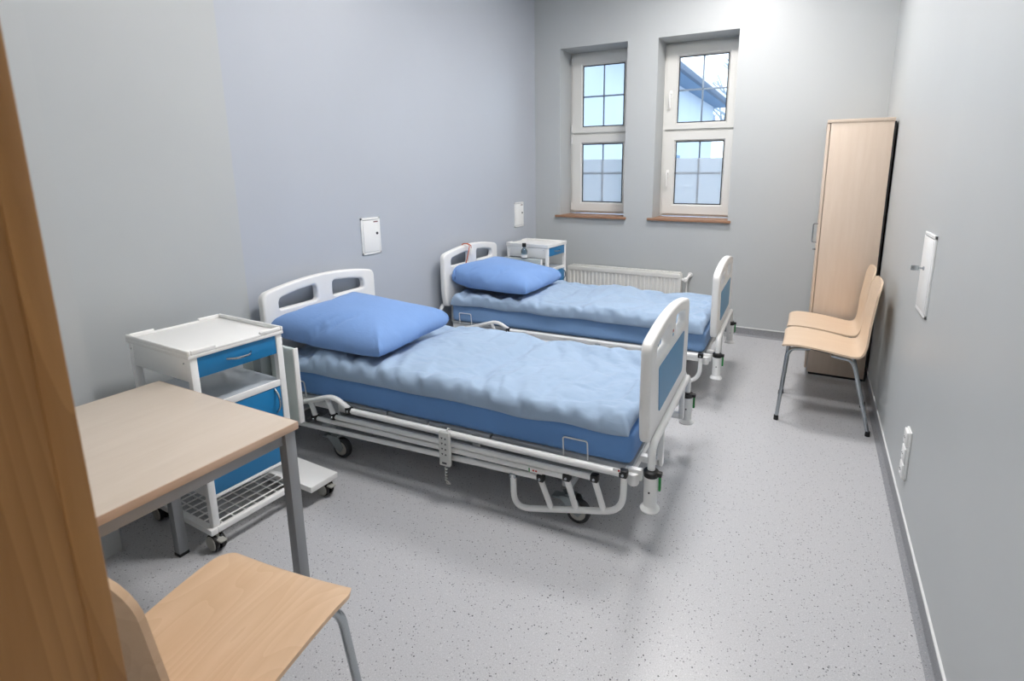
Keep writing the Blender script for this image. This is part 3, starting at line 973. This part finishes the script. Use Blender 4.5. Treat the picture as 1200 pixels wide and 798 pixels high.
# ------------------------------------------------------------------ bedside cabinets
def make_cabinet(side):
    """front faces +x; side = +1 puts the folded bed table on +y, -1 on -y"""
    t = thing('bedside_cabinet', '', 'bedside cabinet')
    D, W = 0.225, 0.19          # half depth, half width
    for x in (-D + 0.014, D - 0.014):
        for y in (-W + 0.014, W - 0.014):
            MB().box((x - 0.014, y - 0.014, 0.10), (x + 0.014, y + 0.014, 0.825), 0.003).build('post', 'white', t)
    # moulded tray top with raised, notched rim
    top = MB()
    top.box((-D - 0.006, -W - 0.006, 0.818), (D + 0.006, W + 0.006, 0.834), 0.004)
    for s in (-1, 1):
        top.box((-D - 0.006, s * W - 0.006, 0.832), (D + 0.006, s * W + 0.006, 0.852), 0.005, 3)
        top.box((s * D - 0.006, -W + 0.006, 0.832), (s * D + 0.006, -W + 0.10, 0.852), 0.005, 3)
        top.box((s * D - 0.006, W - 0.10, 0.832), (s * D + 0.006, W - 0.006, 0.852), 0.005, 3)
        top.box((s * D - 0.006, -W + 0.095, 0.830), (s * D + 0.006, W - 0.095, 0.842), 0.004, 3)
    top.build('tray_top', 'plastic', t)
    for s in (-1, 1):
        p = MB().box((-D + 0.004, s * W - 0.006 * s - 0.004, 0.722), (D - 0.004, s * W - 0.006 * s + 0.004, 0.820), 0.002)
        o = p.build('side_panel', 'white', t)
        for x in (-D + 0.02, D - 0.045):
            MB().cyl((x, s * (W - 0.002), 0.795), (x, s * (W + 0.001), 0.795), 0.003, 8).build('screw', 'chrome', o)
        MB().box((-D + 0.028, s * W - 0.006 * s - 0.004, 0.235), (D - 0.028, s * W - 0.006 * s + 0.004, 0.598), 0.002).build('side_panel', 'white', t)
    MB().box((-D + 0.002, -W + 0.02, 0.235), (-D + 0.010, W - 0.02, 0.60), 0.002).build('back_panel', 'white', t)
    MB().box((-D + 0.002, -W + 0.02, 0.735), (-D + 0.010, W - 0.02, 0.82), 0.002).build('back_panel', 'white', t)
    dr = MB().box((D - 0.022, -W + 0.029, 0.735), (D - 0.004, W - 0.029, 0.817), 0.002).build('drawer', 'blue', t)
    MB().box((-D + 0.03, -W + 0.03, 0.74), (D - 0.022, W - 0.03, 0.752)).build('drawer_box', 'white', dr)

    def bow(pts, par):
        MB().tube(pts, 0.0048, 10, 0.03, 6).build('handle', 'chrome', par)
    bow([(D - 0.006, -0.05, 0.778), (D + 0.022, -0.028, 0.776), (D + 0.022, 0.028, 0.776), (D - 0.006, 0.05, 0.778)], dr)
    MB().box((-D + 0.01, -W + 0.012, 0.600), (D - 0.002, W - 0.012, 0.612), 0.003).build('shelf', 'shelf_in', t)
    MB().box((D - 0.012, -W + 0.028, 0.588), (D - 0.001, W - 0.028, 0.616), 0.002).build('shelf_edge', 'white', t)
    do = MB().box((D - 0.022, -W + 0.029, 0.238), (D - 0.004, W - 0.029, 0.586), 0.002).build('door', 'blue', t)
    yh = W - 0.055
    bow([(D - 0.006, yh, 0.47), (D + 0.022, yh, 0.50), (D + 0.022, yh, 0.55), (D - 0.006, yh, 0.58)], do)
    MB().box((-D + 0.004, -W + 0.012, 0.222), (D - 0.002, W - 0.012, 0.236), 0.003).build('cabinet_floor', 'white', t)
    # base frame with wire rack
    f = MB()
    for s in (-1, 1):
        f.box((-D - 0.004, s * W - 0.016, 0.080), (D + 0.012, s * W + 0.012, 0.106), 0.004)
        f.box((s * D - 0.012, -W + 0.012, 0.081), (s * D + 0.012, W - 0.012, 0.105), 0.004)
    f.build('base_frame', 'white', t)
    for k in range(7):
        y = -W + 0.02 + (2 * W - 0.04) * (k + 0.5) / 7
        MB().cyl((-D + 0.01, y, 0.1), (D - 0.01, y, 0.1), 0.0032, 6).build('rack_wire', 'white', t)
    for k in range(9):
        x = -D + 0.012 + (2 * D - 0.024) * (k + 0.5) / 9
        MB().cyl((x, -W + 0.01, 0.1045), (x, W - 0.01, 0.1045), 0.0032, 6).build('rack_wire', 'white', t)
    # folded bed table at the side
    ys = side * (W + 0.075)
    MB().box((-D + 0.02, ys - 0.011, 0.36), (D - 0.03, ys + 0.011, 0.722), 0.006, 3).build('folded_table_top', 'greytranslucent', t)
    MB().box((D - 0.032, ys - 0.012, 0.36), (D - 0.022, ys + 0.012, 0.724), 0.003).build('table_edge', 'plastic', t)
    MB().box((-0.03, min(side * (W + 0.012), ys - side * 0.011), 0.10), (0.03, max(side * (W + 0.012), ys - side * 0.011), 0.70), 0.004).build('table_column', 'zinc', t)
    MB().box((-0.10, side * (W + 0.07) - 0.075, 0.074), (D + 0.10, side * (W + 0.07) + 0.075, 0.104), 0.005).build('foot_plate', 'white', t)

    def twin(x, y, sgn):
        c = MB()
        for s in (-1, 1):
            c.lathe([(0.02, -0.008), (0.034, -0.008), (0.036, -0.005), (0.036, 0.005), (0.034, 0.008), (0.02, 0.008)], (x, y + s * 0.013, 0.036), (0, 1, 0), 22)
        o = c.build('castor', 'rubber', t)
        h = MB()
        for s in (-1, 1):
            h.lathe([(0.0315, 0), (0.030, 0.004), (0.0, 0.005)], (x, y + s * 0.0205, 0.036), (0, s, 0), 20)
        h.build('hub', 'castor_grey', o)
        MB().lathe([(0.012, 0.04), (0.018, 0.068), (0.010, 0.07), (0.010, 0.082)], (x, y, 0), (0, 0, 1), 14).build('stem', 'castor_grey', o)
        MB().box((x + sgn * 0.012, y - 0.014, 0.052), (x + sgn * 0.058, y + 0.014, 0.060), 0.003, rot=None).build('brake_lever', 'castor_grey', o)
    for x in (-D + 0.02, D - 0.015):
        twin(x, -side * (W - 0.012), 1 if x > 0 else -1)
    twin(D + 0.06, side * (W + 0.10), 1)
    twin(-D + 0.02, side * (W - 0.012), -1)
    return t


cab1 = make_cabinet(1)
cab1.location = (-2.27, 1.292, 0); cab1.rotation_euler = (0, 0, R(-2))
cab1['label'] = 'white bedside cabinet with bright blue drawer and door standing behind the table'
cab1['group'] = 'bedside cabinets'
cab2 = make_cabinet(-1)
cab2.location = (-2.41, 4.58, 0); cab2.rotation_euler = (0, 0, R(-2))
cab2['label'] = 'white bedside cabinet with blue fronts in the far corner by the radiator'
cab2['group'] = 'bedside cabinets'

# ------------------------------------------------------------------ table in the foreground
tb = thing('table', 'square beech-topped table on grey steel legs in the left foreground', 'table', (-1.805, 0.66, 0))
TX, TY, TZ = 0.385, 0.39, 0.727
MB().box((-TX + 0.001, -TY + 0.001, TZ - 0.024), (TX - 0.001, TY - 0.001, TZ), 0.0015).build('table_top', 'beech', tb)
e = MB()
for s in (-1, 1):
    e.box((s * TX - 0.002, -TY, TZ - 0.0245), (s * TX + 0.002, TY, TZ - 0.0008), 0.0008)
    e.box((-TX, s * TY - 0.002, TZ - 0.0245), (TX, s * TY + 0.002, TZ - 0.0008), 0.0008)
e.build('edge_band', 'beech_edge', tb)
for s in (-1, 1):
    MB().box((s * (TX - 0.03) - 0.012, -TY + 0.045, TZ - 0.066), (s * (TX - 0.03) + 0.012, TY - 0.045, TZ - 0.025), 0.002).build('apron', 'steel_grey', tb)
    MB().box((-TX + 0.045, s * (TY - 0.03) - 0.012, TZ - 0.066), (TX - 0.045, s * (TY - 0.03) + 0.012, TZ - 0.025), 0.002).build('apron', 'steel_grey', tb)
    for q in (-1, 1):
        x, y = s * (TX - 0.025), q * (TY - 0.025)
        l = MB().box((x - 0.018, y - 0.018, 0.012), (x + 0.018, y + 0.018, TZ - 0.0245), 0.003).build('leg', 'steel_grey', tb)
        MB().box((x - 0.019, y - 0.019, 0), (x + 0.019, y + 0.019, 0.013), 0.002).build('foot_cap', 'rubber', l)


# ------------------------------------------------------------------ moulded plywood chairs
def make_chair(ply):
    t = thing('chair', '', 'chair')
    prof = [(0.243, 0.464), (0.232, 0.476), (0.18, 0.484), (0.10, 0.481), (0.0, 0.470), (-0.08, 0.458), (-0.135, 0.452), (-0.172, 0.461), (-0.194, 0.493), (-0.206, 0.55), (-0.215, 0.64), (-0.224, 0.73), (-0.233, 0.82), (-0.243, 0.893)]
    # smooth resample (Catmull-Rom)
    P = [Vector(p) for p in prof]
    Q = []
    for i in range(len(P) - 1):
        p0, p1, p2, p3 = P[max(i - 1, 0)], P[i], P[i + 1], P[min(i + 2, len(P) - 1)]
        for k in range(5):
            u = k / 5
            Q.append(0.5 * ((2 * p1) + (p2 - p0) * u + (2 * p0 - 5 * p1 + 4 * p2 - p3) * u * u + (3 * p1 - p0 - 3 * p2 + p3) * u ** 3))
    Q.append(P[-1])
    S = [0]
    for a, b in zip(Q, Q[1:]):
        S.append(S[-1] + (b - a).length)
    Lt = S[-1]
    th = 0.0055
    bm = bmesh.new(); V = {}
    nv = 16
    for i, q in enumerate(Q):
        a = Q[max(i - 1, 0)]; b = Q[min(i + 1, len(Q) - 1)]
        tn = (b - a).normalized(); nm = Vector((tn.y, -tn.x))
        if nm.dot(Vector((0.5, 1))) < 0:
            nm = -nm
        s = S[i]
        base = 0.212 - 0.012 * math.exp(-((s - 0.45) / 0.1) ** 2) - 0.018 * max(0, (s - 0.5) / (Lt - 0.5))
        hw = base
        for dd, rr in ((s, 0.055), (Lt - s, 0.085)):
            if dd < rr:
                hw -= rr * (1 - math.sqrt(max(0, 1 - ((rr - dd) / rr) ** 2))) * (0.9 if rr < 0.06 else 1.0)
        back = max(0, min(1, (s - 0.42) / 0.2))
        for j in range(nv + 1):
            u = -1 + 2 * j / nv
            y = hw * math.sin(u * PI / 2)
            curve = (0.006 - 0.004 * back) * (y / 0.21) ** 2 + 0.016 * back * (y / 0.21) ** 2
            c = q + nm * curve
            for sd in (0, 1):
                p = c + nm * (th if sd else -th)
                V[sd, i, j] = bm.verts.new((p.x, y, p.y))
    n = len(Q) - 1
    for i in range(n):
        for j in range(nv):
            bm.faces.new((V[1, i, j], V[1, i + 1, j], V[1, i + 1, j + 1], V[1, i, j + 1]))
            bm.faces.new((V[0, i, j + 1], V[0, i + 1, j + 1], V[0, i + 1, j], V[0, i, j]))
        for j in (0, nv):
            bm.faces.new((V[0, i, j], V[0, i + 1, j], V[1, i + 1, j], V[1, i, j]))
    for i in (0, n):
        for j in range(nv):
            bm.faces.new((V[0, i, j], V[0, i, j + 1], V[1, i, j + 1], V[1, i, j]))
    bmesh.ops.recalc_face_normals(bm, faces=bm.faces[:])
    me = bpy.data.meshes.new('shell'); bm.to_mesh(me); bm.free()
    link('shell', me, ply, t, 45)
    for s in (-1, 1):
        for fx, tx, zt in ((0.245, 0.195, 0.459), (-0.245, -0.125, 0.434)):
            l = MB().tube([(tx - math.copysign(0.10, tx), s * 0.13, zt - 0.002), (tx, s * 0.165, zt - 0.004), (tx + math.copysign(0.022, fx), s * 0.178, zt - 0.04), (fx, s * 0.213, 0.02)], 0.0112, 12, 0.045, 6).build('leg', 'chrome', t)
            MB().lathe([(0.0135, 0), (0.014, 0.004), (0.013, 0.03)], (fx + (0.001 if fx > 0 else -0.001), s * 0.2135, 0), (0, 0, 1), 12).build('foot_cap', 'rubber', l)
    MB().tube([(0.10, -0.13, 0.462), (0.10, 0.13, 0.462)], 0.008, 8).tube([(-0.03, -0.13, 0.444), (-0.03, 0.13, 0.444)], 0.008, 8).tube([(0.10, -0.13, 0.462), (-0.03, -0.13, 0.444)], 0.008, 8).tube([(0.10, 0.13, 0.462), (-0.03, 0.13, 0.444)], 0.008, 8).build('seat_support', 'black', t)
    return t


ch1 = make_chair('ply_pale')
ch1.location = (0.145, 3.585, 0); ch1.rotation_euler = (0, 0, PI)
ch1['label'] = 'pale plywood chair by the right wall, nearer of the pair'
ch1['group'] = 'plywood chairs by the right wall'
ch2 = dup(ch1, (0.150, 4.045, 0), PI, 'pale plywood chair by the right wall, next to the wardrobe')
ch3 = make_chair('ply')
ch3.location = (-1.12, 0.545, 0); ch3.rotation_euler = (0, 0, R(97))
ch3['label'] = 'plywood chair with grained seat beside the table in the foreground'

# ------------------------------------------------------------------ wardrobe
wd = thing('wardrobe', 'tall pale beech wardrobe in the far right corner', 'wardrobe', (0.235, 4.70, 0))
X0, X1, Y0, Y1, ZW = -0.20, 0.195, -0.40, 0.40, 1.865
for y in (Y0, Y1 - 0.018):
    MB().box((X0 + 0.02, y, 0.02), (X1, y + 0.018, ZW - 0.022), 0.001).build('side_panel', 'beech_v', wd)
MB().box((X0 - 0.004, Y0 - 0.004, ZW - 0.022), (X1 + 0.004, Y1 + 0.004, ZW), 0.0015).build('top_panel', 'beech_v', wd)
MB().box((X0 + 0.02, Y0 + 0.018, 0.07), (X1, Y1 - 0.018, 0.088)).build('bottom_panel', 'beech_v', wd)
MB().box((X0 + 0.03, Y0 + 0.012, 0.0), (X1 - 0.002, Y1 - 0.012, 0.045)).build('plinth', 'black', wd)
MB().box((X1 + 0.0005, Y0 + 0.002, 0.0), (X1 + 0.012, Y1 - 0.002, ZW - 0.024)).build('back_panel', 'black', wd)  # thin black sheet in the gap between wardrobe and wall
for k, (a, b) in enumerate(((Y0, -0.0015), (0.0015, Y1))):
    do = MB().box((X0 - 0.001, a, 0.05), (X0 + 0.016, b, ZW - 0.026), 0.0015).build('door', 'beech_v', wd)
    if k == 0:
        yh = a + 0.035
        MB().tube([(X0, yh, 1.005), (X0 - 0.030, yh, 1.005), (X0 - 0.030, yh, 1.14), (X0, yh, 1.14)], 0.005, 10, 0.012, 5).build('handle', 'chrome', do)
        MB().lathe([(0.009, 0), (0.009, 0.006), (0.006, 0.008), (0.006, 0.02), (0.0, 0.021)], (X0 - 0.001, yh, 0.955), (-1, 0, 0), 14).build('lock', 'chrome', do)

# ------------------------------------------------------------------ radiator
rd = thing('radiator', 'white panel radiator with thermostatic valve under the windows', 'radiator', (-1.68, YB - 0.004, 0))
RX0, RX1, RZ0, RZ1 = -0.60, 0.59, 0.09, 0.555
prof = []
nf = 27
f = MB()
yo = -0.10
xsx = [RX0, RX0 + 0.012]
pitchx = (RX1 - RX0 - 0.05) / nf
pts = [(RX0, yo)]
x = RX0 + 0.025
for k in range(nf):
    pts += [(x + pitchx * 0.10, yo), (x + pitchx * 0.28, yo + 0.010), (x + pitchx * 0.72, yo + 0.010), (x + pitchx * 0.90, yo)]
    x += pitchx
pts += [(RX1, yo)]
back = [(RX1, yo + 0.014), (RX0, yo + 0.014)]
f.prism(pts + back, 2, RZ0 + 0.03, RZ1 - 0.045)
f.build('front_panel', 'radiator', rd, 20)
g = MB()
g.box((RX0, yo - 0.0005, RZ1 - 0.046), (RX1, yo + 0.016, RZ1), 0.005, 3).box((RX0, yo - 0.0005, RZ0), (RX1, yo + 0.016, RZ0 + 0.031), 0.005, 3)
g.build('front_rim', 'radiator', rd)
MB().box((RX0, -0.045, RZ0), (RX1, -0.033, RZ1), 0.004).build('rear_panel', 'radiator', rd)
tp = MB()
tp.box((RX0 + 0.04, -0.082, RZ1 - 0.002), (RX1 - 0.01, -0.028, RZ1 + 0.012), 0.003)
tp.build('top_grille', 'radiator', rd)
for k in range(30):
    xx = RX0 + 0.07 + k * (RX1 - RX0 - 0.13) / 30
    MB().box((xx, -0.076, RZ1 + 0.0105), (xx + 0.022, -0.070, RZ1 + 0.0128)).build('grille_slot', 'steel_grey', rd)
for xx in (RX0 - 0.002, RX1 - 0.006):
    MB().box((xx, -0.098, RZ0 + 0.01), (xx + 0.008, -0.030, RZ1 - 0.006), 0.002).build('side_cover', 'radiator', rd)
for xx in (RX0 + 0.15, RX1 - 0.15):
    MB().box((xx - 0.015, -0.035, RZ0 + 0.05), (xx + 0.015, 0.0, RZ1 - 0.06)).build('wall_bracket', 'radiator', rd)
v = MB()
v.cyl((RX1, -0.06, 0.50), (RX1 + 0.045, -0.06, 0.50), 0.012, 12)
v.lathe([(0.012, 0), (0.022, 0.006), (0.024, 0.02), (0.022, 0.045), (0.014, 0.052)], (RX1 + 0.035, -0.06, 0.50), (0.35, -1, 0), 18)
v.build('thermostat_valve', 'plastic', rd)
MB().tube([(RX1 + 0.045, -0.055, 0.50), (RX1 + 0.06, -0.035, 0.53), (RX1 + 0.07, -0.008, 0.54)], 0.012, 10, 0.02).lathe([(0.022, 0), (0.024, 0.006), (0.018, 0.012)], (RX1 + 0.07, -0.014, 0.54), (0, 1, 0), 16).build('supply_pipe', 'plastic', rd)
MB().tube([(RX1 + 0.05, -0.058, 0.49), (RX1 + 0.05, -0.05, 0.05), (RX1 + 0.05, -0.05, 0.0)], 0.008, 8).build('return_pipe', 'plastic', rd)


# ------------------------------------------------------------------ wall boxes, sockets
def access_panel(label, wall, y, z0, z1, w, key=False):
    s = 1 if wall == 'left' else -1
    xw = XL if wall == 'left' else XR
    t = thing('wall_access_panel', label, 'access panel', (xw, y, z0))
    H_ = z1 - z0
    def bx(xa, xb, ya, yb, za, zb, bev=0.001):
        return MB().box((min(s * xa, s * xb), ya, za), (max(s * xa, s * xb), yb, zb), bev)
    fr = bx(0, 0.008, -w / 2, w / 2, 0, 0.014)
    for a in ((-w / 2, w / 2, H_ - 0.014, H_), (-w / 2, -w / 2 + 0.012, 0, H_), (w / 2 - 0.012, w / 2, 0, H_)):
        fr.box((min(0, s * 0.008), a[0], a[2]), (max(0, s * 0.008), a[1], a[3]), 0.001)
    fr.build('frame', 'white', t)
    dd = bx(0, 0.010, -w / 2 + 0.015, w / 2 - 0.015, 0.018, H_ - 0.018).build('door', 'white', t)
    lk = MB().lathe([(0.009, 0), (0.009, 0.004), (0.005, 0.005), (0.0, 0.005)], (s * 0.010, w / 2 - 0.035 if not key else 0.02, H_ * 0.56), (s, 0, 0), 14)
    lk.build('lock', 'dark' if not key else 'chrome', dd)
    if not key:
        bx(0.010, 0.0106, w / 2 - 0.062, w / 2 - 0.022, H_ - 0.034, H_ - 0.026, 0).build('name_strip', 'ink', dd)
        bx(0.010, 0.0107, w / 2 - 0.060, w / 2 - 0.030, H_ - 0.032, H_ - 0.030, 0).build('name_strip_line', 'red', dd)
    else:
        kk = MB()
        kk.cyl((s * 0.014, 0.02, H_ * 0.56), (s * 0.030, 0.02, H_ * 0.56), 0.004, 8)
        kk.box((min(s * 0.028, s * 0.058), 0.018, H_ * 0.56 - 0.011), (max(s * 0.028, s * 0.058), 0.022, H_ * 0.56 + 0.011), 0.0015)
        kk.build('key', 'chrome', dd)
    return t


access_panel('small white access panel on the left wall above the nearer bed', 'left', 2.705, 0.960, 1.210, 0.172)
access_panel('small white access panel on the left wall above the far cabinet', 'left', 4.755, 0.967, 1.218, 0.180)
access_panel('white access panel on the right wall with a key in its lock', 'right', 2.705, 0.906, 1.251, 0.236, True)

so = thing('wall_socket', 'white upright triple socket low on the right wall', 'socket', (XR, 2.565, 0.20))
MB().box((-0.010, -0.038, 0), (0, 0.038, 0.225), 0.003).build('back_plate', 'socket', so)
for k in range(3):
    z = 0.0375 + k * 0.075
    c = MB().box((-0.020, -0.033, z - 0.033), (-0.008, 0.033, z + 0.033), 0.005, 3).build('socket_face', 'socket', so)
    MB().lathe([(0.023, 0), (0.0225, 0.0012), (0.019, 0.0012), (0.017, -0.004), (0.0, -0.004)], (-0.0205, 0, z), (-1, 0, 0), 20).build('socket_ring', 'socket', c)
    MB().cyl((-0.0205, 0.008, z), (-0.0225, 0.008, z), 0.0025, 8).cyl((-0.0205, -0.008, z), (-0.0225, -0.008, z), 0.0025, 8).build('pin_hole', 'dark', c)

# ------------------------------------------------------------------ bottle by the far cabinet, cord on the far headboard
bt = thing('dispenser_bottle', 'clear bottle with black cap standing on the folded table by the far cabinet', 'bottle', (-2.405, 4.315, 0.722))
MB().lathe([(0.026, 0.0), (0.030, 0.004), (0.030, 0.07), (0.024, 0.085), (0.012, 0.098), (0.011, 0.112)], (0, 0, 0), (0, 0, 1), 20).build('body', 'bottle', bt)
MB().lathe([(0.018, 0.108), (0.019, 0.112), (0.019, 0.140), (0.017, 0.143)], (0, 0, 0), (0, 0, 1), 18).build('cap', 'black', bt)
MB().lathe([(0.0306, 0.008), (0.0306, 0.036)], (0, 0, 0), (0, 0, 1), 20).build('paper_label', 'plastic', bt)

cd = thing('call_cord', 'orange cord with white plug hung through the far bed headboard', 'cord', (-2.60, 3.665, 0.90), R(2.2))
MB().tube([(-0.055, 0.0, -0.02), (-0.04, 0.0, 0.022), (0.0, 0.0, 0.026), (0.035, 0.0, 0.016), (0.035, -0.03, -0.06), (0.03, -0.07, -0.15)], 0.004, 8, 0.02, 5).build('cable', 'orange', cd)
MB().lathe([(0.008, 0), (0.014, 0.008), (0.015, 0.045), (0.010, 0.06), (0.004, 0.068)], (0.038, 0.008, -0.075), (0, 0.25, 1), 14).build('plug', 'plastic', cd)
MB().tube([(0.038, 0.02, -0.02), (0.036, 0.014, 0.012), (0.0, 0.01, 0.028)], 0.0035, 8).build('plug_lead', 'orange', cd)

# ------------------------------------------------------------------ outside
struct(MB().box((-20, YB + 0.6, -1.2), (14, 60, -1.0)).build('ground_outside', 'grass'))
nb = thing('neighbouring_wing', 'pale rendered building wing with overhanging eave seen through the windows', 'building', (-3.2, 12.0, -1.0))
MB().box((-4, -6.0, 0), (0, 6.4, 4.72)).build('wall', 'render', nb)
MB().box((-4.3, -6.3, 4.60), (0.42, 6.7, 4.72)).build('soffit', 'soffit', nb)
MB().box((0.42, -6.3, 4.60), (0.52, 6.7, 4.74), 0.02).build('gutter', 'gutter', nb)
MB().box((0.40, -6.3, 4.74), (0.46, 6.7, 4.86)).build('fascia', 'plastic', nb)
MB().prism([(0.46, 4.84), (-4.0, 6.9), (-4.0, 6.7), (0.36, 4.74)], 1, -6.35, 6.75).build('roof', 'roof', nb)
for ya, yb in ((-5.1, -4.55), (1.35, 1.85)):
    w_ = MB().box((-0.02, ya, 1.9), (0.03, yb, 2.95), 0.004).build('window', 'soffit', nb)
    MB().box((0.028, ya + 0.06, 1.96), (0.034, yb - 0.06, 2.89)).build('pane', 'ext_glass', w_)

random.seed(4)


def tree(loc, h, label):
    b = MB()
    def grow(p, d_, L_, r, lev):
        q = p + d_ * L_
        b.tube([p, (p + q) / 2 + Vector((random.uniform(-1, 1), random.uniform(-1, 1), 0)) * L_ * 0.05, q], r, 5 if lev > 1 else 8, caps=False)
        if lev >= 5:
            return
        for k in range(3 if lev else 4):
            nd = (d_ + Vector((random.uniform(-1, 1), random.uniform(-1, 1), random.uniform(-0.2, 0.7))) * 0.75).normalized()
            grow(p + d_ * L_ * random.uniform(0.55, 1.0), nd, L_ * random.uniform(0.6, 0.8), r * 0.62, lev + 1)
    grow(Vector((0, 0, 0)), Vector((0, 0, 1)), h * 0.3, h * 0.022, 0)
    t = b.build('bare_tree', 'bark')
    t.location = loc
    tag(t, label, 'tree', 'bare trees outside')


tree((-1.9, 22.0, -1.0), 10.0, 'bare pale tree just past the end of the outside wing')
tree((1.0, 30.0, -1.0), 9.0, 'bare pale tree farther right behind the outside wing')
